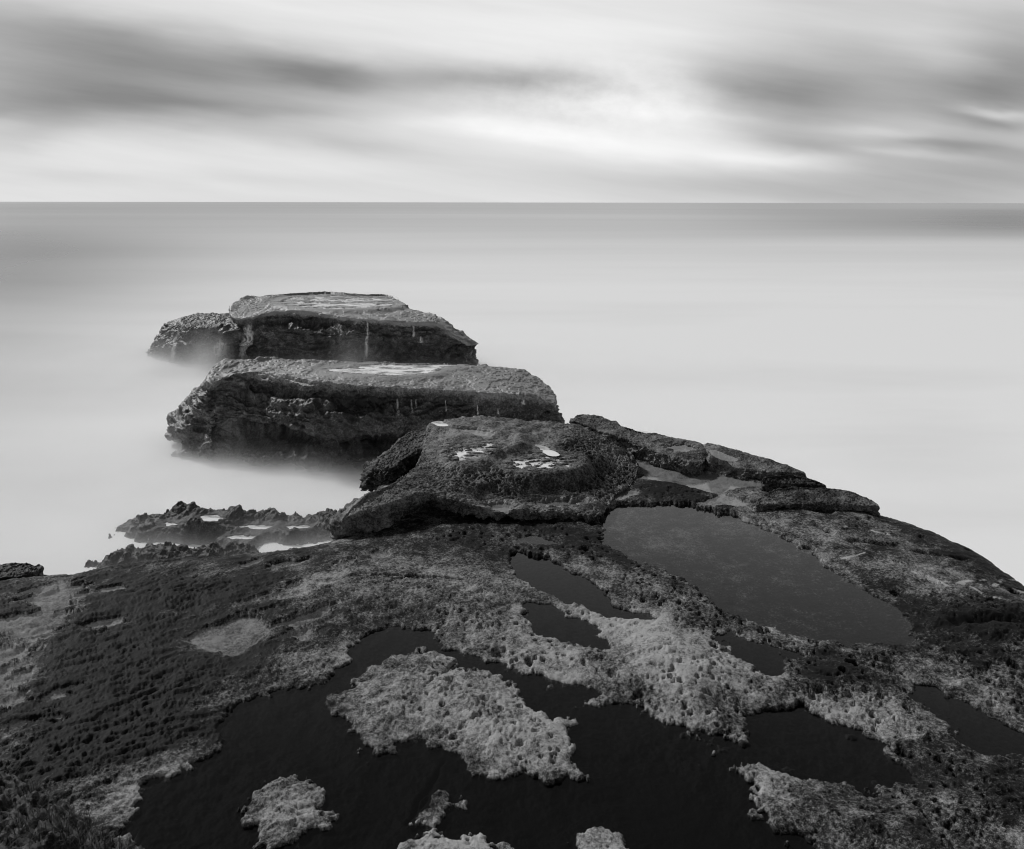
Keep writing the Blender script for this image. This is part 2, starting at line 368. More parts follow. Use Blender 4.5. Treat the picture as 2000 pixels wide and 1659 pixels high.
# outline in photo points, water level, material, edge roughness, islands, label
SHELF_POOLS = [
    ([(1175,992),(1240,986),(1330,986),(1400,1000),(1470,1025),(1540,1060),(1600,1095),(1650,1130),(1700,1155),(1740,1185),(1775,1220),(1790,1250),(1740,1258),(1660,1254),(1580,1257),(1520,1235),(1470,1215),(1420,1200),(1385,1162),(1330,1126),(1270,1110),(1215,1085),(1180,1050),(1172,1015)],
     5.00, MID, 0.05, [], 'largest still rock pool, long dark oval on the right half of the shelf'),
    ([(1236,904),(1272,906),(1320,916),(1400,928),(1496,944),(1496,951),(1440,954),(1412,962),(1450,978),(1472,987),(1420,988),(1362,984),(1400,970),(1360,955),(1300,939),(1252,936)],
     5.03, PALE, 0.03, [], 'pale grey elongated pool under the ridge slab at the far right of the shelf'),
    ([(994,1084),(1040,1084),(1080,1100),(1120,1120),(1160,1142),(1192,1176),(1224,1190),(1280,1208),(1224,1208),(1176,1204),(1140,1188),(1080,1164),(1040,1146),(1010,1122)],
     4.995, DARK, 0.04, [], 'narrow dark channel of water slanting across the centre of the shelf'),
    ([(1024,1180),(1072,1184),(1100,1204),(1160,1214),(1168,1240),(1180,1266),(1132,1256),(1060,1236),(1040,1208)],
     4.985, DARK, 0.05, [], 'small dark pool just in front of the narrow channel, left of the palest ridge'),
    ([(450,1400),(475,1365),(550,1355),(640,1340),(665,1310),(692,1272),(732,1238),(782,1224),(824,1232),(856,1262),(930,1288),(985,1308),(1060,1330),(1130,1345),(1190,1372),(1240,1385),(1285,1415),(1330,1428),(1400,1446),(1464,1440),(1468,1420),(1462,1398),(1540,1388),(1600,1392),(1640,1420),(1700,1440),(1762,1500),(1745,1530),(1650,1540),(1580,1530),(1500,1500),(1440,1494),(1404,1482),(1425,1510),(1480,1550),(1470,1585),(1490,1600),(1540,1640),(1600,1700),(1500,1900),(300,1900),(280,1720),(292,1659),(265,1620),(270,1580),(290,1545),(350,1520),(400,1490),(440,1460)],
     4.97, DARK, 0.06, [
        [(775,1280),(840,1274),(900,1294),(960,1310),(1000,1340),(1030,1370),(1070,1395),(1115,1410),(1110,1440),(1130,1460),(1125,1485),(1152,1527),(1090,1526),(1000,1515),(940,1516),(910,1500),(870,1470),(830,1450),(790,1445),(740,1477),(705,1460),(690,1430),(660,1400),(642,1375),(660,1355),(700,1330),(740,1300)],
        [(458,1590),(480,1560),(510,1530),(550,1520),(600,1525),(630,1550),(650,1590),(640,1620),(610,1635),(580,1655),(530,1665),(490,1640)],
        [(730,1700),(760,1659),(800,1630),(840,1600),(845,1550),(868,1552),(880,1562),(918,1563),(912,1582),(875,1580),(866,1600),(872,1625),(930,1640),(985,1670),(1000,1760),(800,1800)],
        [(1110,1700),(1125,1645),(1150,1625),(1165,1618),(1200,1640),(1240,1670),(1230,1740)],
        [(1000,1252),(1060,1262),(1120,1290),(1175,1305),(1180,1325),(1100,1335),(1010,1312)],
        [(1132,1370),(1165,1350),(1200,1360),(1180,1378),(1140,1380)],
     ], 'broad black sheet of water wrapping round the pale islands in the foreground'),
    ([(1390,1235),(1440,1245),(1530,1270),(1556,1282),(1540,1298),(1500,1316),(1450,1282),(1400,1256)],
     5.01, DARK, 0.05, [], 'short black pool on the far side of the palest pitted ridge'),
    ([(1785,1338),(1850,1360),(1900,1385),(1960,1420),(2060,1450),(2060,1490),(1940,1472),(1880,1440),(1840,1402),(1800,1370)],
     5.03, DARK, 0.05, [], 'narrow black pool running off the right edge of the shelf'),
    ([(365,1252),(385,1232),(420,1222),(470,1206),(500,1206),(526,1230),(518,1245),(495,1262),(470,1280),(420,1276),(385,1266)],
     4.99, GREY, 0.03, [], 'small rounded grey pool with a pale rim on the dark left slope'),
    ([(60,1150),(155,1140),(140,1180),(130,1210),(90,1225),(70,1240),(20,1248),(-40,1240),(10,1215),(50,1200)],
     5.0, GREY, 0.12, [], 'ragged grey film of water near the left end of the shelf'),
    ([(-60,1250),(30,1255),(50,1300),(30,1330),(40,1365),(0,1390),(-80,1380)],
     4.99, GREY, 0.12, [], 'ragged grey film of water at the left edge of the photograph'),
    ([(560,1215),(590,1190),(640,1183),(628,1215),(600,1240),(565,1242)],
     5.01, GREY, 0.14, [], 'broken grey pool beside the rounded pool, half filled with crust'),
    ([(200,1150),(245,1142),(240,1153),(205,1160)], 5.0, GREY, 0.05, [], 'small pale puddle on the dark upper left slope'),
    ([(198,1212),(235,1196),(225,1215),(200,1228)], 5.0, GREY, 0.09, [], 'small ragged puddle left of the rounded grey pool'),
    ([(530,1103),(575,1093),(592,1100),(560,1108)], 5.02, GREY, 0.06, [], 'small pale puddle nearest the low reef'),
    ([(470,1105),(498,1096),(492,1104),(475,1110)], 5.02, GREY, 0.05, [], 'tiny pale puddle on the slope above the rounded pool'),
    ([(490,1175),(540,1155),(565,1150),(555,1165),(520,1178)], 5.02, GREY, 0.10, [], 'broken pale puddle between the rounded pool and the tiny puddle'),
    ([(655,1100),(690,1092),(700,1100),(668,1107)], 5.04, GREY, 0.05, [], 'thin pale puddle in front of the upper ledge'),
    ([(720,1080),(745,1076),(756,1084),(738,1090),(722,1087)], 5.04, GREY, 0.02, [], 'tiny oval puddle in front of the upper ledge'),
    ([(95,1375),(120,1345),(135,1360),(120,1385)], 4.99, GREY, 0.10, [], 'faint ragged puddle low on the dark left slope'),
    ([(1010,1055),(1035,1046),(1070,1052),(1085,1064),(1040,1064)], 5.02, MID, 0.03, [], 'small grey pool in the pitted rock at the foot of the ledge'),
    ([(1570,995),(1610,992),(1640,1000),(1600,1003)], 5.07, GREY, 0.05, [], 'thin pale puddle below the right hand slab'),
    ([(1090,968),(1130,970),(1170,972),(1230,958),(1240,966),(1190,978),(1110,979)], 5.03, GREY, 0.03, [], 'thin grey strip of water at the back of the pitted rock'),
]
ctrl_px = [(1250,1250,5.17),(1320,1290,5.21),(1400,1330,5.19),(1500,1370,5.12),(880,1350,5.10),(950,1440,5.08),(700,1390,5.06),(555,1590,5.09),(860,1640,5.09),
    (1480,1540,5.06),(1700,1620,5.13),(1900,1640,5.16),(1780,1540,5.10),(1750,1100,5.14),(1900,1200,5.13),(1600,1040,5.10),(1990,1150,5.02),(1300,1145,5.10),(1340,1170,5.14),
    (1200,1110,5.06),(1480,1235,5.10),(1700,1300,5.13),(1900,1400,5.12),(1650,1350,5.10),(600,1300,5.05),(300,1400,5.02),(100,1500,5.0),(100,1220,5.0),(300,1120,5.03),(500,1110,5.05),
    (700,1100,5.07),(900,1110,5.08),(700,1060,5.04),(1000,1035,5.06),(1120,1020,5.08),(1300,960,5.06),(1400,975,5.06),(1240,900,5.06),(2300,1500,5.1),(-300,1500,4.95),(1000,1900,5.05),
    (800,1200,5.06),(950,1200,5.06),(420,1320,5.02),(1860,1060,5.06),(1940,1110,5.03),(0,1120,5.0),(200,1100,5.0)]
SHELF_EDGE = [(700,985),(760,920),(850,856),(1000,840),(1180,850),(1300,872),(1450,910),(1570,945),(1650,978),(1722,1001),(1790,1020),(1860,1045),(1940,1090),(2000,1130),(2120,1210),(2300,1350),(2500,1600),(2600,2000),
    (-1700,2000),(-1250,1480),(-850,1270),(-400,1160),(-100,1120),(0,1112),(70,1106),(140,1106),(230,1084),(400,1075),(520,1067),(640,1052),(665,1020)]

def build_shelf():
    cols = np.concatenate([np.arange(-1300, -330, 7), np.arange(-330, 2340, 2.3), np.arange(2340, 2800, 6)])
    rows = np.concatenate([np.arange(806, 1160, 1.25), np.arange(1160, 1700, 2.0), np.arange(1700, 1960, 5)])
    PX, PY = np.meshgrid(cols, rows)
    x, y = unp(PX, PY, Z0)
    C = [(*map(float, unp(a, b, z)), z) for a, b, z in [(a, b, 5.0 + (z - 5.0) * 0.62) for a, b, z in ctrl_px]]
    base = idw(x, y, C, 3.0, 0.25)
    # layered relief: crinkled crust, flakes running up to the right on the left slope, broad swells
    q = math.radians(28); xr, yr = x * math.cos(q) + y * math.sin(q), -x * math.sin(q) + y * math.cos(q)
    zero = np.zeros_like(x)
    left = sstep(-x, 0.2, 1.6)
    swell = 0.035 * fbm(x, y, zero, 0.9, 3, 0.5, 3)
    crin = fbm(x, y, zero + 3, 6.0, 5, 0.6, 21)
    flake = fbm(xr * 0.45, yr * 1.3, zero + 5, 6.0, 5, 0.62, 33, ridged=True)
    relief = swell + (0.021 * crin) * (1 - 0.4 * left) + 0.026 * (flake - 0.6) * left + 0.01 * fbm(x, y, zero, 34, 2, 0.5, 9)
    def terr(v, stp): q = v / stp; fl = np.floor(q); return (fl + sstep(q - fl, 0.38, 0.62)) * stp
    relief = 0.35 * relief + 0.65 * (terr(relief + 0.004 * fbm(x, y, zero, 26, 3, 0.6, 19), 0.024))
    calm = 1 - 0.55 * sstep(y, 7.6, 9.6) - 0.25 * np.exp(-0.5 * (((PX - 1850) / 190) ** 2 + ((PY - 1120) / 80) ** 2))
    relief = relief * calm
    base = base + relief
    # weathering holes
    pm = fbm(x, y, zero + 9, 0.8, 3, 0.5, 51) * 1.3
    px, py = PX, PY
    def g(cx, cy, rx, ry, a): return a * np.exp(-0.5 * (((px - cx) / rx) ** 2 + ((py - cy) / ry) ** 2))
    dens = 0.12 + pm * 0.8 + g(1350,1010,300,40,0.7) + g(1300,1160,130,50,0.7) + g(1050,1060,160,40,0.5) + g(1250,1330,110,60,0.35) + g(1480,1400,150,40,0.5) + g(1620,1480,350,130,0.55) \
        + g(1480,1235,130,30,0.7) + g(1700,1270,160,30,0.5) + g(1050,1480,110,40,0.7) + g(560,1590,90,60,0.35) + g(930,1190,150,60,0.35) + g(1300,1240,90,40,-0.7) - 0.55 * left + g(720,1390,60,40,0.3) + g(330,1530,200,70,0.6)
    dens = dens - g(1850,1120,200,70,0.6) - g(1700,1050,120,30,0.35) - g(600,1130,300,60,0.4) - g(1165,1645,70,40,1.2)
    dens = sstep(dens, 0.15, 0.75) * (1 - 0.45 * sstep(y, 8.2, 10.0))
    pit = np.maximum(pits(x, y, 0.125, 71, 0.10, 0.36, 0.42), 0.7 * pits(x + 3, y - 2, 0.065, 171, 0.14, 0.40, 0.35))
    if True:
        big = pits(x, y, 0.45, 271, 0.10, 0.2, 0.5) * sstep(pm, -0.1, 0.3) * (1 - left)
    pitd = 0.095 * pit * dens + 0.07 * big * (py < 1500)
    h = base - pitd
    # pools: the crust stands a few centimetres proud of the water
    rim = np.zeros_like(x); carved = []; bedc = np.full(x.shape, -0.3); bedw = np.zeros_like(x)
    ragged = np.clip(g(1600,1460,170,60,1.0) + g(1330,1450,110,40,0.9) + g(1480,1260,90,25,0.8) + g(1080,1230,60,40,0.7) + g(420,1500,70,60,0.6) + g(1880,1410,120,50,0.8), 0, 1)
    for pix, zl, mat, rough, islands, label in SHELF_POOLS:
        P = upoly(pix, zl, 4)
        sd = sdf(x, y, P, 0.7)
        for isl in islands:
            sd = np.maximum(sd, -sdf(x, y, upoly(isl, zl, 4), 0.7))
        near = np.abs(sd) < 0.7
        if not near.any() and not (sd < 0).any(): continue
        e = rough * (1.0 * fbm(x, y, zero + zl * 7, 3.5, 5, 0.62, 91) * 1.6 + 0.9 * crin)
        if mat is GREY: e = e * 0.6 + min(rough, 0.1) * 2.2 * left * (fbm(xr * 0.4, yr * 1.5, zero + 15, 4.0, 6, 0.66, 35))
        s = sd + np.where(near, e, 0)
        wv = sstep(s, -0.012, 0.022)
        ramp = sstep(sd, 0.0, 0.60)
        lip = zl + 0.005 + 0.014 * sstep(s, 0, 0.05) + np.clip(0.45 * relief, -0.012, 0.02) + 0.02 * sstep(s, 0.05, 0.4) - pitd * 0.8
        hi = lip + (h - lip) * ramp
        bed = zl - 0.018 - 0.03 * sstep(-s, 0, 0.3) + 0.010 * crin
        if mat is DARK: bed = bed + ragged * np.clip(0.045 * (fbm(x, y, zero + 2, 5.0, 5, 0.6, 41) + 0.05), -0.02, 0.032)
        h = np.where(sd < 0.69, bed + (hi - bed) * wv, h)
        wb = 1 - sstep(s, -0.02, 0.03)
        bedc = np.where(wb > bedw, BED[mat], bedc); bedw = np.maximum(bedw, wb)
        carved.append((s.astype(np.float32), bed.astype(np.float32)))
        rim = np.maximum(rim, np.exp(-(np.clip(s - 0.02, -1, 1) / 0.035) ** 2) * (0.6 if mat is GREY else 0.25))
        lower = [upoly(q[0], q[1], 4) for q in SHELF_POOLS if q[1] < zl - 0.001]
        pool(P, zl, {DARK: M_dark_water, MID: M_dim}.get(mat, M_water), label, grow=min(0.05 + rough, 0.14), islands=lower)
    for s, bed in carved: h = np.where(s < 0.02, np.minimum(h, bed + (h - bed) * sstep(s, -0.012, 0.022)), h)
    # cracks
    def crack(a, bq, wd, dp, sd0):
        nonlocal h
        ax, ay = unp(a[0], a[1], Z0); bx, by = unp(bq[0], bq[1], Z0)
        ex, ey = bx - ax, by - ay; Lg = math.hypot(ex, ey)
        t = ((x - ax) * ex + (y - ay) * ey) / Lg ** 2
        d = np.abs((x - ax) * ey - (y - ay) * ex) / Lg + 0.05 * fbm(x, y, zero, 3, 3, 0.5, sd0)
        h = h - dp * np.exp(-(d / wd) ** 2) * sstep(t, -0.02, 0.1) * sstep(1 - t, -0.02, 0.1)
    crack((690,1130), (920,1140), 0.012, 0.05, 5); crack((1580,1030), (1860,1160), 0.02, 0.05, 6); crack((870,1470), (790,1600), 0.02, 0.04, 7)
    crack((1650,1062), (1760,1075), 0.04, 0.08, 15); crack((1780,1085), (1900,1100), 0.03, 0.06, 16); crack((1850,1225), (2030,1222), 0.06, 0.06, 17); crack((830,1350), (900,1290), 0.012, 0.04, 18)
    # the edge rounds over and falls to the sea
    E = upoly(SHELF_EDGE, Z0, 4)
    sd = sdf(x, y, E, 4.0) + 0.07 * fbm(x, y, zero, 1.6, 4, 0.5, 77)
    h = h - 0.10 * np.clip(1 + sd / 0.45, 0, 1) ** 2 - np.clip(sd, 0, 9) * (6 + 3 * fbm(x, y, zero, 0.7, 3, 0.5, 78))
    V = np.stack([x, y, h], -1)
    items = [(1320,1290,190,70,24,0.42),(880,1360,170,80,10,0.32),(1000,1450,110,60,25,0.22),(560,1590,90,60,0,0.30),(860,1640,100,40,0,0.32),(1170,1650,60,40,0,0.3),
        (1480,1540,120,40,25,0.14),(1700,1400,130,50,35,0.20),(1900,1620,200,60,10,0.0),(1090,1290,90,35,15,0.18),(850,1110,250,45,5,0.13),(620,1150,130,45,-10,0.18),(660,1250,80,60,0,0.14),
        (1590,1010,130,25,12,0.15),(1560,1060,90,30,20,0.08),(1820,1130,120,25,15,0.12),(230,1330,310,120,-8,-0.31),(330,1160,280,60,-8,-0.26),(100,1420,170,70,0,-0.2),
        (1900,1225,130,45,0,-0.22),(1640,1330,140,30,10,-0.08),(1870,1310,130,30,5,0.10),(1100,1050,180,35,0,-0.16),(1300,970,200,30,0,-0.06),(1500,1430,90,40,0,-0.1),(60,1520,200,90,0,-0.1),(560,1480,260,60,-25,-0.05),(1600,1325,60,28,10,-0.30),(1180,1290,40,30,0,-0.2),(1470,1402,110,22,25,-0.2),(1250,1175,120,26,20,-0.15),(1620,1480,60,40,0,-0.2),(1850,1520,120,30,25,-0.14),(30,1330,50,110,15,0.42),(110,1170,70,30,0,0.3),(260,1530,170,50,-20,0.2),(420,1330,160,26,-12,0.12),(520,1110,120,16,-5,0.16),(1880,1060,110,30,30,-0.2)]  # also paints catch-light on lower-left flakes and vignette darkening at the bottom
    crust = 0.27 + 1.45 * px_crust_light(V, items, 0.0) + 0.35 * rim + 0.22 * fbm(x, y, zero, 1.5, 4, 0.55, 47) + 0.30 * left * fbm(xr * 0.45, yr * 1.4, zero, 1.6, 5, 0.62, 48)
    silt_sheen = np.where(bedc > 0.5, 0.30, 0.16) * fbm(xr * 0.7, yr * 1.3, zero, 1.1, 5, 0.62, 44) * (bedc > -0.3) + (np.abs(bedc - 0.13) < 0.01) * (g(1290,1030,110,35,0.22) - g(1680,1220,110,40,0.24))  # random silt; largest pool also painted lighter far, darker near, like mirrored sky
    crust = crust * (1 - bedw) + (bedc + silt_sheen) * bedw
    vx, vy = proj(V); vx = vx + 14 * fbm(x, y, zero, 2.5, 3, 0.5, 61); vy = vy + 7 * fbm(x, y, zero, 2.5, 3, 0.5, 62)
    for line in [[(1770,1112),(1805,1122),(1840,1136),(1885,1141)],[(1830,1130),(1850,1146),(1890,1136),(1940,1132)],[(1896,1145),(1925,1165),(1962,1167)],[(1640,1027),(1662,1028)],[(1930,1142),(1995,1130)],[(1700,1038),(1735,1042)],[(1640,1090),(1690,1080)],[(1975,1150),(2010,1160)]]:
        for (ax, ay), (bx, by) in zip(line[:-1], line[1:]):
            t = np.clip(((vx - ax) * (bx - ax) + (vy - ay) * (by - ay)) / ((bx - ax) ** 2 + (by - ay) ** 2), 0, 1)
            crust = crust + 0.9 * np.exp(-(((vx - ax - t * (bx - ax)) ** 2 + (vy - ay - t * (by - ay)) ** 2) / 2.2)) * sstep(fbm(x, y, zero, 6, 2, 0.5, 63), -0.25, 0.1)
    Fq = gridf(*x.shape)
    keep = (h.ravel()[Fq] > -1.0).any(1) & ((x * x + (y) ** 2).ravel()[Fq[:, 0]] > 3.0)
    V, Fq, at = compact(V.reshape(-1, 3), Fq[keep][:, ::-1], {'crust': crust})
    o = mesh_obj('rock_shelf', V, Fq, M_shelf, at, origin=(0, 8, 5))
    tag(o, 'broad dark pitted rock shelf filling the foreground around the dark pools', 'rock shelf')
    return o
build_shelf()

# ------------------------------------------------------------------ free-standing rocks: rim, sides down to a base line, and a top
def rim_rock(name, label, cat, pts, mat, n_around=700, n_side=110, n_top=70, ctrl=(), amp=(0.3, 0.1, 0.03), freq=0.5, strata=0.08, topamp=0.06, undercut=None,
             pools=(), crust=None, crust_base=0.35, seed=0, round_it=8, bulge=0.0, pit=(0, 0), group=None, top_light=0.0):
    rim = []; bas = []
    for p in pts:
        (px, py, z), q = p
        X, Y = unp(px, py, z); rim.append((float(X), float(Y), z))
    rim = np.array(rim)
    A = 0.5 * np.sum(rim[:, 0] * np.roll(rim[:, 1], -1) - np.roll(rim[:, 0], -1) * rim[:, 1])
    if A < 0: pts = pts[::-1]; rim = rim[::-1]
    T = np.roll(rim, -1, 0) - np.roll(rim, 1, 0); Nn = np.stack([T[:, 1], -T[:, 0]], 1); Nn /= np.linalg.norm(Nn, axis=1)[:, None]
    for i, ((px, py, z), q) in enumerate(pts):
        if len(q) == 3: X, Y = unp(q[0], q[1], q[2]); bas.append((float(X), float(Y), q[2]))
        else: bas.append((rim[i, 0] + Nn[i, 0] * q[0], rim[i, 1] + Nn[i, 1] * q[0], q[1]))
    bas = np.array(bas)
    RB = smooth_poly(np.concatenate([rim, bas], 1), 24)
    d = np.linalg.norm(np.roll(RB[:, :2], -1, 0) - RB[:, :2], axis=1); cum = np.concatenate([[0], np.cumsum(d)])
    tt = np.linspace(0, cum[-1], n_around, endpoint=False)
    RB2 = np.vstack([RB, RB[:1]])
    RB = np.stack([np.interp(tt, cum, RB2[:, k]) for k in range(6)], 1)
    rim, bas = RB[:, :3], RB[:, 3:]
    nrm = np.roll(rim[:, :2], -3, 0) - np.roll(rim[:, :2], 3, 0); nrm = np.stack([nrm[:, 1], -nrm[:, 0]], 1); nrm /= np.linalg.norm(nrm, axis=1)[:, None] + 1e-9
    # medial segment: the long axis of the outline, shortened
    c = rim[:, :2].mean(0); _, _, vt = np.linalg.svd(rim[:, :2] - c); ax = vt[0]
    pr = (rim[:, :2] - c) @ ax; lo, hi = pr.min() * 0.6, pr.max() * 0.6
    med = c + np.clip(pr, lo, hi)[:, None] * ax
    C = [(a, b2, z) for a, b2, z in rim[::12]] + [(*map(float, unp(a, b2, z)), z) for a, b2, z in ctrl]
    t = np.linspace(1, 0, n_top) ** 1.15
    top = np.zeros((n_top, n_around, 3))
    top[..., :2] = rim[None, :, :2] + (med - rim[:, :2])[None] * t[:, None, None]
    zi = idw(top[..., 0], top[..., 1], C, 3.0, 0.02)
    k = sstep(t, 0.0, 0.12)[:, None]
    top[..., 2] = rim[None, :, 2] * (1 - k) + zi * k
    s = np.linspace(0, 1, n_side + 1)[1:]
    side = rim[None] + (bas - rim)[None] * s[:, None, None]
    side[..., :2] += nrm[None] * (bulge * np.sin(np.pi * s))[:, None, None]
    if undercut is not None:
        side[..., :2] += nrm[None] * undercut(side)[..., None]
    G = np.concatenate([top, side], 0)
    for _ in range(round_it):                                       # round the rim over
        H = G.copy(); a0 = 3; H[a0:-1] = 0.25 * (G[a0 - 1:-2] + 2 * G[a0:-1] + G[a0 + 1:]); H = 0.25 * (np.roll(H, 1, 1) + 2 * H + np.roll(H, -1, 1)) if False else H
        G = H
    du = np.roll(G, -1, 1) - np.roll(G, 1, 1); dv = np.gradient(G, axis=0)
    N3 = np.cross(du, -dv); ln = np.linalg.norm(N3, axis=-1)[..., None]; N3 = N3 / (ln + 1e-9)
    ti = np.concatenate([np.full(n_top, 0.0), s]); up = np.zeros_like(N3); up[..., 2] = 1
    m0 = np.concatenate([sstep(t, 0.30, 0.02), np.ones(n_side)])[:, None, None]
    N3 = up * (1 - m0) + N3 * m0; N3 /= np.linalg.norm(N3, axis=-1)[..., None] + 1e-9
    x, y, z = G[..., 0], G[..., 1], G[..., 2]
    sidew = np.concatenate([0.35 * sstep(t, 0.14, 0.0), 0.35 + 0.65 * sstep(s, 0.0, 0.22)])[:, None]
    big = fbm(x, y, z, freq, 3, 0.5, seed + 1); midn = fbm(x, y, z * 1.5, freq * 3.5, 4, 0.55, seed + 2, ridged=True); fine = fbm(x, y, z, freq * 14, 4, 0.6, seed + 3)
    zz = z + 0.35 * fbm(x, y, z * 0.3, freq * 0.8, 2, 0.5, seed + 4)
    q = zz * freq * 6.0 + 0.8 * fbm(x, y, z * 0, freq * 1.5, 3, 0.5, seed + 9); fl = np.floor(q); fr = sstep(q - fl, 0.40, 0.60)
    arc = np.broadcast_to(tt[None, :], z.shape) * freq * 1.1 + 0.25 * fbm(x, y, z, freq * 2, 2, 0.5, seed + 21)
    def lr(k):
        ki = k.astype(np.int64); hh_ = lambda a, b: (_h(ki + 500, a + seed, np.zeros(k.shape, np.int64), b) & np.uint32(0xffff)).astype(np.float32) / 32768 - 1
        aa = arc + hh_(np.zeros(k.shape, np.int64), 4); ai = np.floor(aa); af = sstep(aa - ai, 0.44, 0.56); ai = ai.astype(np.int64)
        return hh_(ai, 3) * (1 - af) + hh_(ai + 1, 3) * af
    lay = lr(fl) * (1 - fr) + lr(fl + 1) * fr
    lay = 0.75 * lay * (1 + 0.4 * fbm(x, y, z, freq * 2.0, 2, 0.5, seed + 12)) + 0.35 * fbm(x * 0.12, y * 0.12, zz, freq * 9.0, 3, 0.6, seed + 5)
    def terr2(v, stp): q = v / stp; fl = np.floor(q); return (fl + sstep(q - fl, 0.38, 0.62)) * stp
    midn = 0.4 * midn + 0.6 * terr2(midn, 0.16)
    disp = sidew * (amp[0] * big + amp[1] * (midn - 0.5) + strata * lay) + amp[2] * fine * (0.4 + 0.6 * sidew) + (1 - sidew) * topamp * 1.3 * terr2(fbm(x, y, z * 0, freq * 2.6, 6, 0.6, seed + 6), 0.45)
    G = G + N3 * disp[..., None]
    if pit[0]:
        x, y = G[..., 0], G[..., 1]
        pm = pit[2](G) if len(pit) > 2 else 1.0
        pp = np.maximum(pits(x, y, pit[0], seed + 40, 0.25, 0.5, 0.85), 0.8 * pits(x, y + z * 0.8, pit[0] * 0.6, seed + 45, 0.25, 0.5, 0.8))
        G[..., 2] -= pit[1] * pp * pm * (1 - 0.5 * sidew)
    bedc = np.full(G.shape[:2], np.nan)
    for P, zl, rgh, pmat, plabel, *poke in pools:
        poke, pf, pb = poke[0] if poke else (0.0, 1.0, 0.0)
        x, y, zt = G[:n_top, :, 0], G[:n_top, :, 1], G[:n_top, :, 2]
        for _ in range(4):                                          # settle the water at the level of the hollow it lies in
            ins = sdf(x, y, upoly(P, zl, 4), 0.5) < 0
            if ins.sum() > 5: zl = float(np.percentile(zt[ins], 32))
        poly = upoly(P, zl, 4)
        sd = sdf(x, y, poly, 2.0)
        e = rgh * (fbm(x * 0.6, y * 1.3, x * 0 + zl, freq * 4.5, 5, 0.65, seed + 60) * 1.8)
        s2 = sd + np.where(np.abs(sd) < 2, e, 0)
        grow = 0.02 + rgh * 0.5
        wv = sstep(s2, -0.03 - 0.03 * (freq < 1), 0.03)
        lip = zl + 0.01 + 0.025 * sstep(s2, 0, 0.1)
        hi = lip + (zt - lip) * sstep(sd, grow, grow + 0.18 + 0.4 * (freq < 1))
        bed = zl - 0.05 if not poke else zl + poke * (1.5 * fbm(x * 0.5, y * 1.25, x * 0 + 7, freq * pf, 5, 0.62, seed + 66) + pb + 0.9 * sstep(sd, -0.30 * min(1.0, 0.6 / freq + 0.3), 0.0))
        if poke: bed = np.minimum(bed, zl + 0.022 + 0.03 * (freq < 1))
        G[:n_top, :, 2] = np.where(sd < 1.5, bed * (1 - wv) + hi * wv, zt)
        pool(poly, zl, M_water if isinstance(pmat, str) else pmat, plabel, grow=grow if not poke or freq < 1 else -0.05)
        if isinstance(pmat, str): bedc[:n_top] = np.where(s2 < 0.03, BED[pmat], bedc[:n_top])
    cr = (px_crust_light(G, crust, crust_base) if crust else np.full(G.shape[:2], crust_base))
    cr = cr + top_light * np.concatenate([np.ones(n_top), sstep(s, 0.12, 0.0)])[:, None]  # tops painted paler than the sides, as lit from above
    cr = np.where(np.isnan(bedc), cr, bedc)
    o0 = (float(G[..., 0].mean()), float(G[..., 1].mean()), float(bas[:, 2].min()))
    Fq = gridf(G.shape[0], n_around, True)
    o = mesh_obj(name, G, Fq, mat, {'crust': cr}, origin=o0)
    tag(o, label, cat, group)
    return o, G[n_top - 2:], N3[n_top - 2:]

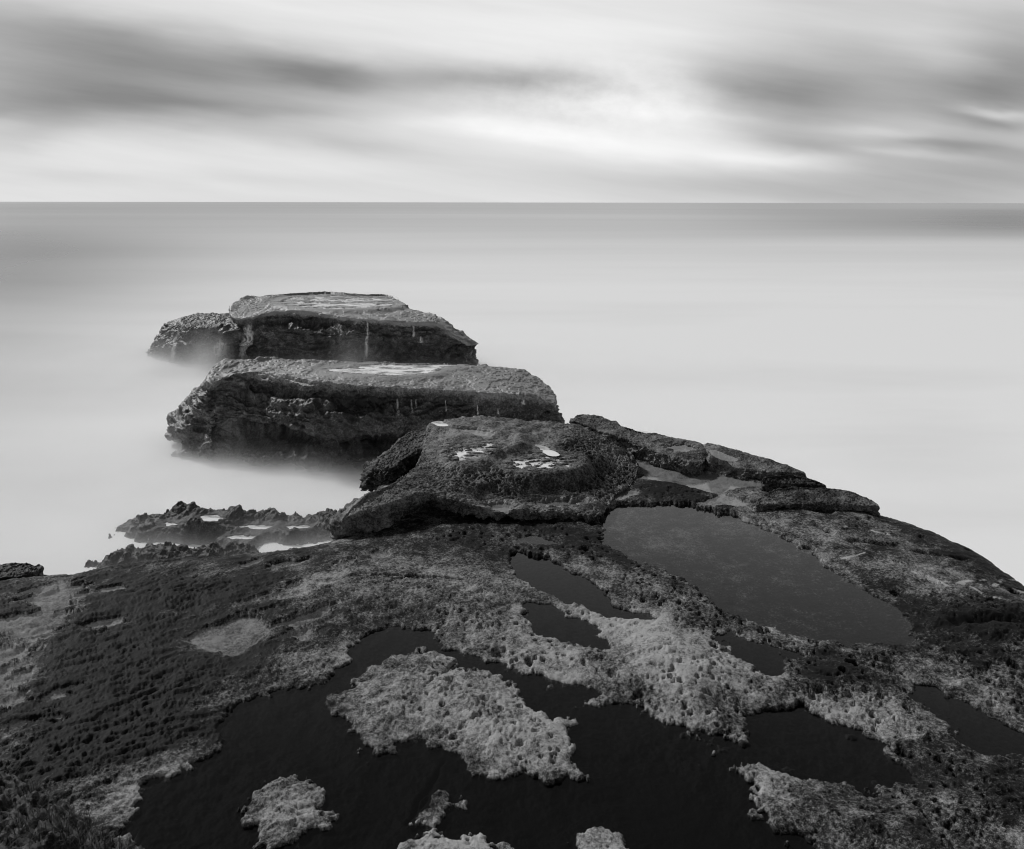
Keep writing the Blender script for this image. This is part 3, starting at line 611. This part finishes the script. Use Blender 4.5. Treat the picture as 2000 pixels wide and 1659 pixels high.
# --- upper ledge on the shelf
def led_under(sd):
    px, py = proj(sd); z = sd[..., 2]
    return -0.20 * np.exp(-((px - 838) / 42) ** 2) * sstep(5.26 - z, 0, 0.14) * (py > 930) + 0.05 * np.exp(-((px - 815) / 16) ** 2) * (py > 950) - 0.07 * (py > 930) * sstep(5.07 - z, 0.0, 0.05)
def led_pit(G):
    px, py = proj(G)
    d = np.exp(-0.5 * (((px - 1060) / 110) ** 2 + ((py - 935) / 32) ** 2)) * 1.4 + np.exp(-0.5 * (((px - 1160) / 60) ** 2 + ((py - 900) / 50) ** 2)) * 0.4 + 0.7 * np.exp(-0.5 * (((px - 1050) / 120) ** 2 + ((py - 1000) / 12) ** 2))
    return np.clip(d, 0, 1)
ledge, _, _ = rim_rock('rock_ledge', 'upper rock ledge dotted with white puddles, standing on the far end of the shelf', 'rock ledge', [
    ((668,1018,5.22),(636,1046,4.97)), ((715,968,5.40),(662,1000,4.95)), ((765,945,5.44),(-0.05,4.6)), ((815,905,5.46),(-0.1,4.5)), ((828,865,5.48),(-0.1,4.5)), ((838,832,5.53),(0.0,3.6)),
    ((872,818,5.58),(0.1,3.4)), ((930,813,5.60),(0.1,3.4)), ((1000,818,5.56),(0.1,3.4)), ((1090,824,5.50),(0.1,3.4)), ((1135,832,5.48),(0.1,4.0)), ((1185,852,5.40),(0.0,4.7)), ((1240,892,5.18),(0.1,4.8)),
    ((1240,935,5.09),(0.1,4.8)), ((1200,968,5.07),(0.1,4.8)), ((1172,1005,5.09),(0.0,4.85)), ((1100,1000,5.14),(-0.02,4.85)), ((1020,1000,5.16),(-0.04,4.85)), ((950,992,5.20),(-0.06,4.85)), ((880,975,5.28),(-0.1,4.85)),
    ((820,972,5.30),(-0.12,4.85)), ((775,985,5.30),(-0.02,4.85)), ((725,1000,5.27),(0.08,4.88))],
    M_ledge, n_around=900, n_side=60, n_top=150,
    ctrl=[(900,850,5.56),(1000,850,5.56),(1100,850,5.50),(950,890,5.51),(1050,890,5.48),(1150,880,5.40),(900,900,5.50),(950,928,5.43),(1050,922,5.38),(1150,925,5.29),(960,966,5.22),(1080,962,5.18),(1180,955,5.16),(1000,990,5.15),(1100,988,5.13),(880,940,5.42),(830,950,5.42),(780,960,5.40)],
    amp=(0.05, 0.05, 0.006), freq=2.2, strata=0.05, topamp=0.014, undercut=led_under, pit=(0.085, 0.05, led_pit), seed=300, round_it=10,
    pools=[([(845,826),(862,824),(876,832),(860,834)], 5.575, 0.02, MILK_GLINT, 'small white puddle at the far left corner of the ledge'),  # white of the ledge puddles is mirrored sky put into the colour
           ([(892,838),(930,839),(958,845),(955,852),(915,846)], 5.565, 0.03, PALE, 'thin grey pool near the back of the ledge'),
           ([(1045,869),(1062,872),(1090,888),(1075,890),(1058,880)], 5.485, 0.02, MILK_GLINT, 'bright slanting puddle in the crack on the ledge'),
           ([(880,876),(935,866),(985,862),(990,876),(955,890),(905,906),(882,895)], 5.52, 0.06, MILK_GLINT, 'broken white puddle on the middle of the ledge', (0.05, 4.5, -0.16)),
           ([(985,902),(1050,891),(1120,892),(1135,904),(1110,918),(1030,922),(990,916)], 5.475, 0.06, MILK_GLINT, 'scatter of puddles painted white like mirrored sky in the pitted brow of the ledge', (0.05, 5.0, -0.16)),
           ([(945,982),(985,984),(1010,994),(965,998)], 5.165, 0.04, PALE, 'small grey pool on the low front bench of the ledge'),
           ([(1035,975),(1090,973),(1150,976),(1140,986),(1060,990)], 5.155, 0.05, PALE, 'longer grey pool on the low front bench of the ledge')],
    crust=[(930,840,120,20,0,0.12),(800,985,90,40,0,0.08),(1060,940,130,30,0,-0.2),(1180,900,60,40,0,-0.12),(900,960,60,30,0,-0.12),(985,890,110,22,0,0.12)], crust_base=0.42, top_light=0.1)
boulder, _, _ = rim_rock('boulder', 'rounded dark boulder tucked under the left end of the upper ledge', 'boulder', [
    ((735,905,5.22),(716,955,4.7)), ((760,880,5.36),(712,925,4.7)), ((795,848,5.46),(0.05,4.6)), ((832,838,5.50),(0.0,4.5)), ((842,862,5.46),(0.0,4.7)), ((815,880,5.38),(0.0,4.7)), ((790,895,5.32),(0.0,4.7)), ((765,915,5.24),(760,965,4.75))],
    M_ledge, n_around=360, n_side=60, n_top=40, amp=(0.09, 0.07, 0.010), freq=2.4, strata=0.05, topamp=0.02, seed=340, round_it=14, bulge=0.07, crust_base=0.30)

# --- slabs along the right hand edge
slab1, _, _ = rim_rock('rock_slab', 'long tilted slab with a pitted dark front forming the skyline right of the ledge', 'rock slab', [
    ((1120,820,5.50),(1118,832,5.1)), ((1142,808,5.52),(0.1,3.6)), ((1190,819,5.45),(0.1,3.6)), ((1250,838,5.37),(0.1,3.6)), ((1310,852,5.32),(0.1,3.6)), ((1368,864,5.29),(0.1,3.6)),
    ((1378,884,5.24),(0,4.8)), ((1370,905,5.19),(0.0,4.95)), ((1320,896,5.21),(0.0,4.95)), ((1270,878,5.24),(0.0,4.95)), ((1220,858,5.30),(0.0,4.95)), ((1170,842,5.38),(0,5.1))],

    M_ledge, n_around=600, n_side=50, n_top=70, amp=(0.05, 0.04, 0.007), freq=2.2, strata=0.04, topamp=0.014, seed=400, round_it=6,
    pit=(0.10, 0.05, lambda G: sstep(proj(G)[1] - 812 - (proj(G)[0] - 1120) * 0.30, 22, 34)),
    pools=[([(1230,846),(1252,843),(1270,847),(1254,851)], 5.47, 0.05, GREY, 'pale puddle in the middle of the long tilted slab'),
           ([(1300,874),(1335,868),(1360,880),(1330,883)], 5.40, 0.04, GREY, 'ragged pale puddle at the lower end of the long tilted slab')], crust_base=0.5)
slab2, _, _ = rim_rock('rock_slab', 'smooth rounded slab on the skyline between the long tilted slab and the thin flake', 'rock slab', [
    ((1374,872,5.27),(0,4.9)), ((1385,865,5.31),(0.1,3.6)), ((1440,878,5.29),(0.1,3.6)), ((1490,892,5.26),(0.1,3.6)), ((1540,908,5.22),(0.1,3.6)), ((1575,924,5.17),(0.05,4.2)), ((1540,926,5.15),(0,4.95)),
    ((1470,919,5.16),(0,4.95)), ((1410,907,5.18),(0,4.95)), ((1378,896,5.20),(0,4.95))],
    M_ledge, n_around=500, n_side=50, n_top=50, amp=(0.05, 0.04, 0.007), freq=2.2, strata=0.03, topamp=0.012, seed=430, round_it=10,
    pools=[([(1388,882),(1396,880),(1420,890),(1440,898),(1420,900),(1398,892)], 5.39, 0.02, GREY, 'pale slanting puddle at the left end of the smooth slab')], crust_base=0.5)
slab3, _, _ = rim_rock('rock_slab', 'thin dark flake of rock at the pointed end of the skyline slabs', 'rock slab', [
    ((1490,934,5.22),(0,5.0)), ((1545,926,5.26),(0,5.0)), ((1585,934,5.24),(0,4.2)), ((1616,949,5.18),(0.0,4.2)), ((1570,952,5.13),(-0.03,5.0)), ((1510,948,5.14),(-0.02,5.0))],
    M_ledge, n_around=300, n_side=30, n_top=30, amp=(0.03, 0.035, 0.012), freq=2.6, strata=0.02, topamp=0.02, seed=460, round_it=6, crust_base=0.3)
slab4, _, _ = rim_rock('rock_slab', 'low pale slab with a dark crack beneath it, below the skyline slabs at right', 'rock slab', [
    ((1475,984,5.14),(0,4.95)), ((1505,960,5.21),(0,4.95)), ((1560,951,5.26),(0,4.6)), ((1625,952,5.27),(0.05,4.0)), ((1675,965,5.23),(0.05,4.0)), ((1714,986,5.16),(0.0,4.0)), ((1700,990,5.15),(-0.05,4.9)), ((1620,986,5.15),(-0.05,4.95)), ((1560,985,5.14),(-0.05,4.95)), ((1510,987,5.13),(-0.03,4.95))],
    M_ledge, n_around=500, n_side=40, n_top=60, amp=(0.05, 0.05, 0.007), freq=2.2, strata=0.04, topamp=0.014, seed=480, round_it=8, crust_base=0.44)
edge_rock, _, _ = rim_rock('rock_slab', 'low flat slab on the far left corner of the shelf', 'rock slab', [
    ((-60,1112,5.0),(0,4.5)), ((0,1100,5.05),(0.05,3.8)), ((45,1098,5.06),(0.05,3.8)), ((82,1108,5.02),(0.02,4.0)), ((60,1122,5.0),(0,4.8)), ((0,1130,5.0),(0,4.8)), ((-60,1130,5.0),(0,4.8))],
    M_ledge, n_around=300, n_side=40, n_top=40, amp=(0.04, 0.05, 0.016), freq=2.2, strata=0.04, topamp=0.02, seed=520, round_it=5, crust_base=0.25)

# --- the two rocks standing in the sea
def mid_under(sd):
    px, py = proj(sd); z = sd[..., 2]
    front = (sd[..., 1] < 28.6)
    a = sstep(px, 380, 520) * sstep(1000 - px, 0, 250) * front
    return a * (0.25 * np.exp(-((z - 1.75) / 0.4) ** 2) - 0.85 * np.exp(-((z - 0.95) / 0.25) ** 2) + 0.25 * np.exp(-((z - 0.5) / 0.3) ** 2) - 0.20 * np.exp(-((z - 2.38) / 0.16) ** 2)) + 0.35 * np.exp(-((z - 0.9) / 0.5) ** 2) * (px < 420) - 0.4 * sstep(0.35 - z, 0, 0.3)
mid_rock, midS, midN = rim_rock('sea_rock', 'nearer sea rock, a dark flat-topped block with a milky pool on its top', 'rock', [
    ((420,745,2.65),(330,905,-.4)), ((450,728,2.85),(368,930,-.4)), ((530,728,2.92),(470,945,-.4)), ((632,746,2.92),(620,950,-.4)), ((790,757,2.86),(790,950,-.4)), ((925,765,2.76),(925,940,-.4)),
    ((1035,774,2.66),(1045,930,-.4)), ((1080,788,2.5),(1086,915,-.4)), ((1083,768,2.55),(1098,885,-.4)), ((1052,739,2.74),(1100,855,-.4)), ((1008,719,2.92),(0.3,-.4)), ((900,711,3.0),(0.3,-.4)),
    ((700,704,3.06),(0.3,-.4)), ((560,702,3.12),(0.3,-.4)), ((470,702,3.15),(0.4,-.4)), ((432,706,3.12),(345,860,-.4)), ((410,724,2.9),(318,885,-.4))],
    M_sea_rock, n_around=1100, n_side=190, n_top=90, ctrl=[(760,722,2.93),(600,722,3.02),(950,740,2.86),(850,720,2.94)],
    amp=(0.30, 0.15, 0.015), freq=0.55, strata=0.17, topamp=0.045, undercut=mid_under, seed=600, round_it=2,
    pools=[([(640,722),(690,716),(760,712),(850,712),(885,714),(860,722),(840,730),(760,735),(700,733),(660,730)], 2.955, 0.22, MILK_GLINT, 'long milky pool on top of the nearer sea rock', (0.06, 2.6, -0.45))],
    crust=[(600,722,240,16,0,0.35),(960,745,140,20,0,0.35),(430,790,60,60,0,0.16),(500,860,180,25,0,0.08),(340,840,40,60,0,0.1)], crust_base=0.22, top_light=0.38)  # light on the top surface put into the colour as paler spots
def far_under(sd):
    px, py = proj(sd); z = sd[..., 2]
    return 0.30 * np.exp(-((z - 1.95) / 0.35) ** 2) - 0.22 * np.exp(-((z - 2.5) / 0.17) ** 2) - 0.3 * np.exp(-((z - 0.9) / 0.4) ** 2)
far_rock, farS, farN = rim_rock('sea_rock', 'farther sea rock, a wide block streaming with water and awash with milky pools on top', 'rock', [
    ((458,622,2.75),(0.6,-.4)), ((492,620,2.8),(470,728,-.4)), ((520,611,2.95),(500,735,-.4)), ((565,606,3.05),(560,740,-.4)), ((632,612,3.0),(632,742,-.4)), ((700,622,2.9),(700,742,-.4)), ((790,628,2.8),(800,742,-.4)), ((850,633,2.65),(860,740,-.4)),
    ((885,655,2.1),(900,735,-.4)), ((915,672,1.6),(920,730,-.4)), ((933,670,1.62),(930,722,-.4)), ((905,655,1.95),(0.2,-.4)), ((889,640,2.3),(0.3,-.4)), ((853,617,2.8),(0.4,-.4)), ((800,600,3.0),(0.4,-.4)), ((758,575,3.25),(0.4,-.4)), ((713,574,3.25),(0.4,-.4)), ((625,570,3.3),(0.4,-.4)),
    ((515,577,3.25),(0.4,-.4)), ((465,588,3.15),(0.6,-.4)), ((450,606,2.95),(0.7,-.4))],
    M_sea_rock, n_around=1100, n_side=150, n_top=100, ctrl=[(640,590,3.16),(560,590,3.18),(720,595,3.1),(780,610,2.95),(840,640,2.6)],
    amp=(0.34, 0.18, 0.018), freq=0.42, strata=0.24, topamp=0.06, undercut=far_under, seed=700, round_it=2,
    pools=[([(545,590),(580,578),(640,574),(720,577),(765,578),(780,595),(740,603),(640,604),(580,601)], 3.17, 0.4, MILK_GLINT, 'milky sheet of water broken by rock on top of the farther sea rock', (0.10, 3.5, -0.15))],
    crust=[(640,592,220,18,0,0.45),(830,612,70,22,0,0.25),(580,690,60,20,0,0.1),(500,650,30,40,0,0.12)], crust_base=0.24, top_light=0.75)  # top brightened in the colour, as light from above would
lobe, lobS, lobN = rim_rock('sea_rock', 'low lumpy rock at the left end of the farther sea rock, beside the waterfall', 'rock', [
    ((352,630,2.2),(300,712,-.4)), ((372,636,2.2),(345,722,-.4)), ((410,640,2.15),(400,725,-.4)), ((440,632,2.3),(440,722,-.4)), ((452,614,2.5),(0.3,-.4)), ((425,612,2.45),(0.3,-.4)), ((380,613,2.4),(0.5,-.4)), ((354,620,2.3),(286,698,-.4))],
    M_sea_rock, n_around=500, n_side=100, n_top=50, amp=(0.3, 0.14, 0.05), freq=0.5, strata=0.1, topamp=0.06, seed=760, round_it=12, bulge=0.35, crust_base=0.3)
stone, _, _ = rim_rock('boulder', 'small round boulder wedged against the foot of the farther sea rock', 'boulder', [
    ((752,694,0.62),(750,712,0.1)), ((762,697,0.62),(762,716,0.1)), ((772,694,0.62),(774,712,0.1)), ((768,690,0.66),(772,706,0.1)), ((756,690,0.66),(752,706,0.1))],
    M_sea_rock, n_around=120, n_side=40, n_top=16, amp=(0.05, 0.03, 0.01), freq=1.5, strata=0.0, topamp=0.01, seed=780, round_it=10, bulge=0.22, crust_base=0.45)

# --- low reef awash at the left
def build_reef():
    gx = np.linspace(-12.2, -3.4, 640); gy = np.linspace(18.8, 23.4, 420)
    x, y = np.meshgrid(gx, gy); zero = np.zeros_like(x)
    bx = x + 0.25 * fbm(x, y, zero, 1.1, 2, 0.5, 5); by = y + 0.5 * fbm(x, zero, zero, 0.8, 3, 0.5, 6)
    back = np.interp(bx, [-12.2,-11.3,-10.6,-9.9,-9.4,-8.9,-8.2,-7.6,-7.0,-6.4,-5.8,-5.2,-4.6,-3.4], [-0.6,-0.2,0.12,0.36,0.56,0.66,0.66,0.62,0.46,0.36,0.46,0.42,0.5,0.3])
    front = np.interp(bx, [-12.2,-10.6,-9.8,-8.8,-7.6,-6.8,-5.5,-3.4], [-0.6,-0.1,0.30,0.46,0.44,0.24,0.26,0.3])
    w1 = np.exp(-((by - 22.0) / 0.80) ** 4); w2 = np.exp(-((by - 20.1) / 0.62) ** 4)
    h = np.maximum((0.85 * back + 0.25) * w1, (0.75 * front + 0.25) * w2) - 0.25
    rough = fbm(x, y, zero, 1.3, 6, 0.58, 11)
    h = h + 0.20 * rough * sstep(np.maximum(w1, w2), 0.05, 0.6) + 0.08 * fbm(x, y, zero, 3.4, 5, 0.6, 13) - 0.10 * pits(x, y, 0.5, 14, 0.15, 0.45, 0.8)
    qh = h / 0.11; fl = np.floor(qh); h = 0.45 * h + 0.55 * (fl + sstep(qh - fl, 0.3, 0.7)) * 0.11
    RP = [(412,1012,22,6,0.42),(335,1024,16,4,0.28),(505,1030,38,4,0.20),(580,1030,24,4,0.22),(470,1050,30,4,0.16)]
    for i, (px, py, rx, ry, z) in enumerate(RP):
        sd = sdf(x, y, upoly(ell(px, py, rx, ry, 9, i), z), 0.8) + 0.12 * fbm(x, y, zero, 3, 3, 0.5, 19)
        lip = z + 0.02 + 0.06 * sstep(sd, 0.0, 0.3)
        h = np.where(sd < 0.7, np.where(sd < 0, z - 0.08 * sstep(-sd, 0, 0.1), lip + (h - lip) * sstep(sd, 0.05, 0.5)), h)
    V = np.stack([x + 0.0 * fbm(x, y, h, 2.5, 3, 0.5, 15), y, h], -1)
    Fq = gridf(*x.shape)
    keep = (h.ravel()[Fq] > -0.45).any(1) & (x.ravel()[Fq[:, 0]] > -11.1 + 0.3 * np.sin(y.ravel()[Fq[:, 0]] * 3))
    V, Fq, at = compact(V.reshape(-1, 3), Fq[keep], {'crust': np.full(x.shape, 0.28)})
    o = mesh_obj('reef', V, Fq, M_reef, at, origin=(-7.5, 20, 0))
    tag(o, 'low jagged reef awash with white water, beyond the left side of the shelf', 'reef')
    for i, (px, py, rx, ry, z) in enumerate(RP):
        pool(upoly(ell(px, py, rx, ry, 9, i), z), z, M_pool_milk_glint, ['milky pool on the highest part of the low reef', 'small milky pool left of the reef crest', 'long milky pool in the middle of the low reef', 'milky pool at the right end of the low reef', 'milky pool lowest on the reef, nearest the shelf edge'][i], grow=0.05)
build_reef()

# ------------------------------------------------------------------ water running off the rocks
m, n = new_mat('running_water')
pos = n.node('ShaderNodeTexCoord').outputs['Object']
mp = n.node('ShaderNodeMapping'); n.put(mp.inputs[0], pos); mp.inputs['Scale'].default_value = (9, 9, 0.8)
b = n.node('ShaderNodeBsdfPrincipled'); n.put(b.inputs['Base Color'], (0.8, 0.8, 0.8, 1)); b.inputs['Roughness'].default_value = 0.5
at = n.node('ShaderNodeAttribute', attribute_name='veil').outputs['Fac']
n.put(b.inputs['Alpha'], n.m('MULTIPLY', n.sstep(n.noise(mp.outputs[0], 1.0, 4, 0.6), 0.25, 0.7), at, clamp=True))
finish(n, b.outputs[0]); M_run = m
def stream(S_, N_, start, end, width, label, group, dens=0.9, off=0.07, cat='trickle', name='water_trickle'):
    px, py = proj(S_)
    face = N_[..., 1] < 0.35
    d = (px - start[0]) ** 2 + (py - start[1]) ** 2 + np.where(face, 0, 1e7)
    r, c = np.unravel_index(np.argmin(d), d.shape)
    pts = []; nn = []
    while r < S_.shape[0] - 1 and (not pts or py[r, c] < end[1]):
        f = np.clip((py[r, c] - start[1]) / max(end[1] - start[1], 1), 0, 1); tx = start[0] + f * (end[0] - start[0])
        lo, hi = max(c - 6, 0), min(c + 7, S_.shape[1])
        c = lo + int(np.argmin(np.abs(px[r, lo:hi] - tx)))
        pts.append(S_[r, c]); q = N_[r, c].copy(); nn.append(q); r += 1
    if len(pts) < 5: return
    P = np.array(pts); Nq = np.array(nn); Nq /= np.linalg.norm(Nq, axis=1)[:, None]
    k = np.array([1, 2, 3, 2, 1]) / 9.0
    for _ in range(3):
        Pp = np.vstack([P[:1]] * 2 + [P] + [P[-1:]] * 2); P = sum(k[i] * Pp[i:i + len(P)] for i in range(5))
    Nq = Nq + 1.5 * Nq.mean(0); Nq /= np.linalg.norm(Nq, axis=1)[:, None]
    B = np.cross(P[-1] - P[0], Nq.mean(0)); B /= np.linalg.norm(B) + 1e-9; B = np.repeat(B[None], len(P), 0)
    K = 13; L = len(P); f = np.linspace(0, 1, L)
    wd = width * (0.35 + 0.65 * f)
    P = P + B * (width * 0.15 * perlin(f * 4, f * 0 + start[0], 0.3))[:, None]
    V = []; veil = []
    for j in range(K):
        a = -1 + 2 * j / (K - 1)
        V.append(P + B * (a * wd)[:, None] * 0.5 + Nq * (off + 0.05 * width * (1 - a * a))); veil.append((1 - a * a) * dens * np.minimum(1, f * 10) * np.minimum(1, (1 - f) * 5 + 0.05))
    for j in range(K - 1, -1, -1):
        a = -1 + 2 * j / (K - 1); V.append(P + B * (a * wd)[:, None] * 0.5 - Nq * 0.10); veil.append(np.zeros(L))
    V = np.stack(V, 1); veil = np.stack(veil, 1)
    o = mesh_obj(name, V, gridf(L, 2 * K, True), M_run, {'veil': veil}, origin=tuple(map(float, P[-1])))
    tag(o, label, cat, group)
G1, G2 = 'water streaming off the farther sea rock', 'trickles on the face of the nearer sea rock'
stream(farS, farN, (719,626), (715,708), 0.30, 'single long waterfall in the middle of the farther sea rock', G1, cat='waterfall', name='waterfall')
stream(lobS, lobN, (357,640), (340,705), 0.7, 'veil of water sliding off the left side of the low lumpy rock', G1, 0.55, off=0.2, cat='waterfall', name='waterfall')
stream(lobS, lobN, (447,624), (424,706), 1.5, 'broadest waterfall, in the cleft left of the farther sea rock', G1, 1.7, off=0.25, cat='waterfall', name='waterfall')
stream(farS, farN, (484,628), (470,706), 1.4, 'veil of water right of the broadest waterfall', G1, 1.2, off=0.2, cat='waterfall', name='waterfall')
for a, bb, wq, lab in [((776,777),(778,815),0.16,'leftmost bright trickle on the nearer rock face'), ((803,778),(806,812),0.12,'second bright trickle from the left on the nearer rock face'),
    ((812,778),(814,800),0.08,'short trickle close beside the second on the nearer rock face'), ((870,780),(872,806),0.08,'thin trickle in the middle of the nearer rock face'),
    ((932,788),(933,812),0.09,'trickle above the left brow of the ledge'), ((972,796),(973,810),0.07,'faint rightmost trickle above the ledge'), ((1022,778),(1022,790),0.2,'short broken trickle near the right end of the nearer rock')]:
    stream(midS, midN, a, bb, wq, lab, G2, 0.85, 0.04)
for a, bb, wq, lab in [((793,632),(793,655),0.2,'left trickle of the cluster at the right end of the farther rock'), ((807,630),(808,660),0.22,'middle trickle of the cluster at the right end of the farther rock'), ((822,655),(822,672),0.35,'low right trickle of the cluster on the farther rock')]:
    stream(farS, farN, a, bb, wq, lab, 'trickle cluster on the farther sea rock', 0.8, 0.05)

# ------------------------------------------------------------------ mist: minutes of breaking waves averaged into a low white layer
m, n = new_mat('mist')
geo = n.node('ShaderNodeNewGeometry').outputs['Position']
sp_ = n.node('ShaderNodeSeparateXYZ'); n.put(sp_.inputs[0], geo); X, Y, Z = sp_.outputs
nz = n.noise(geo, 0.45, 3, 0.5)
hh = n.mixf(nz, 0.08, 0.28)
den = n.m('POWER', 2.718281828, n.m('MULTIPLY', n.m('DIVIDE', Z, hh), -1.0))
reg = n.m('ADD', n.gauss(X, Y, -4.5, 27.3, 6.5, 3.0), n.m('ADD', n.m('MULTIPLY', n.gauss(X, Y, -10, 44, 9.0, 5.0), 0.75), n.m('MULTIPLY', n.gauss(X, Y, -7.5, 21, 3.5, 1.2), 0.22)), clamp=True)
den = n.m('MULTIPLY', n.m('MULTIPLY', den, reg), 3.6)
for cx, cy, cz, r, a in [(-16.0, 42.2, 0.2, 0.7, 0.6), (-18.6, 43.0, 0.0, 0.9, 0.3), (-8.0, 41.5, 0.2, 0.7, 0.2)]:      # spray at the foot of the falls
    g2 = n.m('MULTIPLY', n.gauss(X, Y, cx, cy, r, r), n.m('POWER', 2.718281828, n.m('MULTIPLY', n.m('POWER', n.m('DIVIDE', n.m('SUBTRACT', Z, cz), 0.9), 2.0), -0.5)))
    den = n.m('ADD', den, n.m('MULTIPLY', g2, a))
pv = n.node('ShaderNodeVolumePrincipled'); pv.inputs['Color'].default_value = (0.97, 0.97, 0.97, 1); n.put(pv.inputs['Density'], den); pv.inputs['Anisotropy'].default_value = 0.0
mo = n.node('ShaderNodeOutputMaterial'); n.nt.links.new(pv.outputs[0], mo.inputs['Volume'])
x0, x1, y0, y1, z0, z1 = -32, 14, 15.2, 60, 0.02, 2.4
mist = mesh_obj('mist', [(x0,y0,z0),(x1,y0,z0),(x1,y1,z0),(x0,y1,z0),(x0,y0,z1),(x1,y0,z1),(x1,y1,z1),(x0,y1,z1)], [(0,3,2,1),(4,5,6,7),(0,1,5,4),(1,2,6,5),(2,3,7,6),(3,0,4,7)], m, smooth=False)
tag(mist, 'low white sea mist around the foot of the sea rocks', 'mist', kind='stuff')

# ------------------------------------------------------------------ dark grassy bank at the lower left corner
M_bank = rock_mat('bank_soil', 0.006, 0.02, 1.0, 0.02, salt=0)
bank, _, _ = rim_rock('grassy_bank', 'black grassy bank in the lower left corner', 'bank', [
    ((-120,1480,5.35),(0.1,4.6)), ((0,1498,5.35),(0.1,4.7)), ((60,1530,5.33),(0.1,4.7)), ((130,1575,5.30),(0.1,4.8)), ((210,1625,5.25),(0.1,4.8)), ((290,1680,5.2),(0.1,4.8)), ((330,1800,5.2),(0.1,4.8)), ((150,1900,5.3),(0.1,4.8)), ((-150,1800,5.4),(0.1,4.6)), ((-220,1600,5.4),(0.1,4.6))],
    M_bank, n_around=300, n_side=30, n_top=60, amp=(0.04, 0.04, 0.02), freq=2.5, strata=0.0, topamp=0.05, seed=820, round_it=5, crust_base=0.2)
m, n = new_mat('grass_blade')
b = n.node('ShaderNodeBsdfPrincipled'); oi = n.node('ShaderNodeTexCoord').outputs['Object']
n.put(b.inputs['Base Color'], n.gray(n.mixf(n.noise(oi, 6, 3, 0.6), 0.003, 0.025))); b.inputs['Roughness'].default_value = 0.7
finish(n, b.outputs[0])
rng = np.random.default_rng(4)
BV, BF = [], []
Pb = upoly([(-120,1488),(0,1503),(60,1535),(130,1580),(210,1630),(290,1685),(330,1800),(150,1900),(-150,1800),(-220,1600)], 5.3)
cand = np.stack([rng.uniform(Pb[:, 0].min(), Pb[:, 0].max(), 9000), rng.uniform(Pb[:, 1].min(), Pb[:, 1].max(), 9000)], 1)
cand = cand[sdf(cand[:, 0], cand[:, 1], Pb) < 0.0][:4200]
for x, y in cand:
    a = rng.uniform(0, 6.28); ln = rng.uniform(0.05, 0.13); lean = rng.uniform(0.3, 1.1); wq = rng.uniform(0.0015, 0.003)
    z = 5.25 + rng.uniform(0, 0.06); i = len(BV)
    for k in range(4):
        f = k / 3; r = ln * lean * f * f; h = ln * f * (1 - 0.35 * lean * f)
        cx, cy = x + math.cos(a) * r, y + math.sin(a) * r; ww = wq * (1 - f * 0.9)
        BV += [(cx - math.sin(a) * ww, cy + math.cos(a) * ww, z + h), (cx + math.sin(a) * ww, cy - math.cos(a) * ww, z + h)]
    BF += [(i, i + 1, i + 3, i + 2), (i + 2, i + 3, i + 5, i + 4), (i + 4, i + 5, i + 7, i + 6)]
g = mesh_obj('grass', BV, BF, m, origin=(float(Pb[:, 0].mean()), float(Pb[:, 1].mean()), 5.2))
tag(g, 'dark wispy grass growing on the bank in the lower left corner', 'grass', kind='stuff')
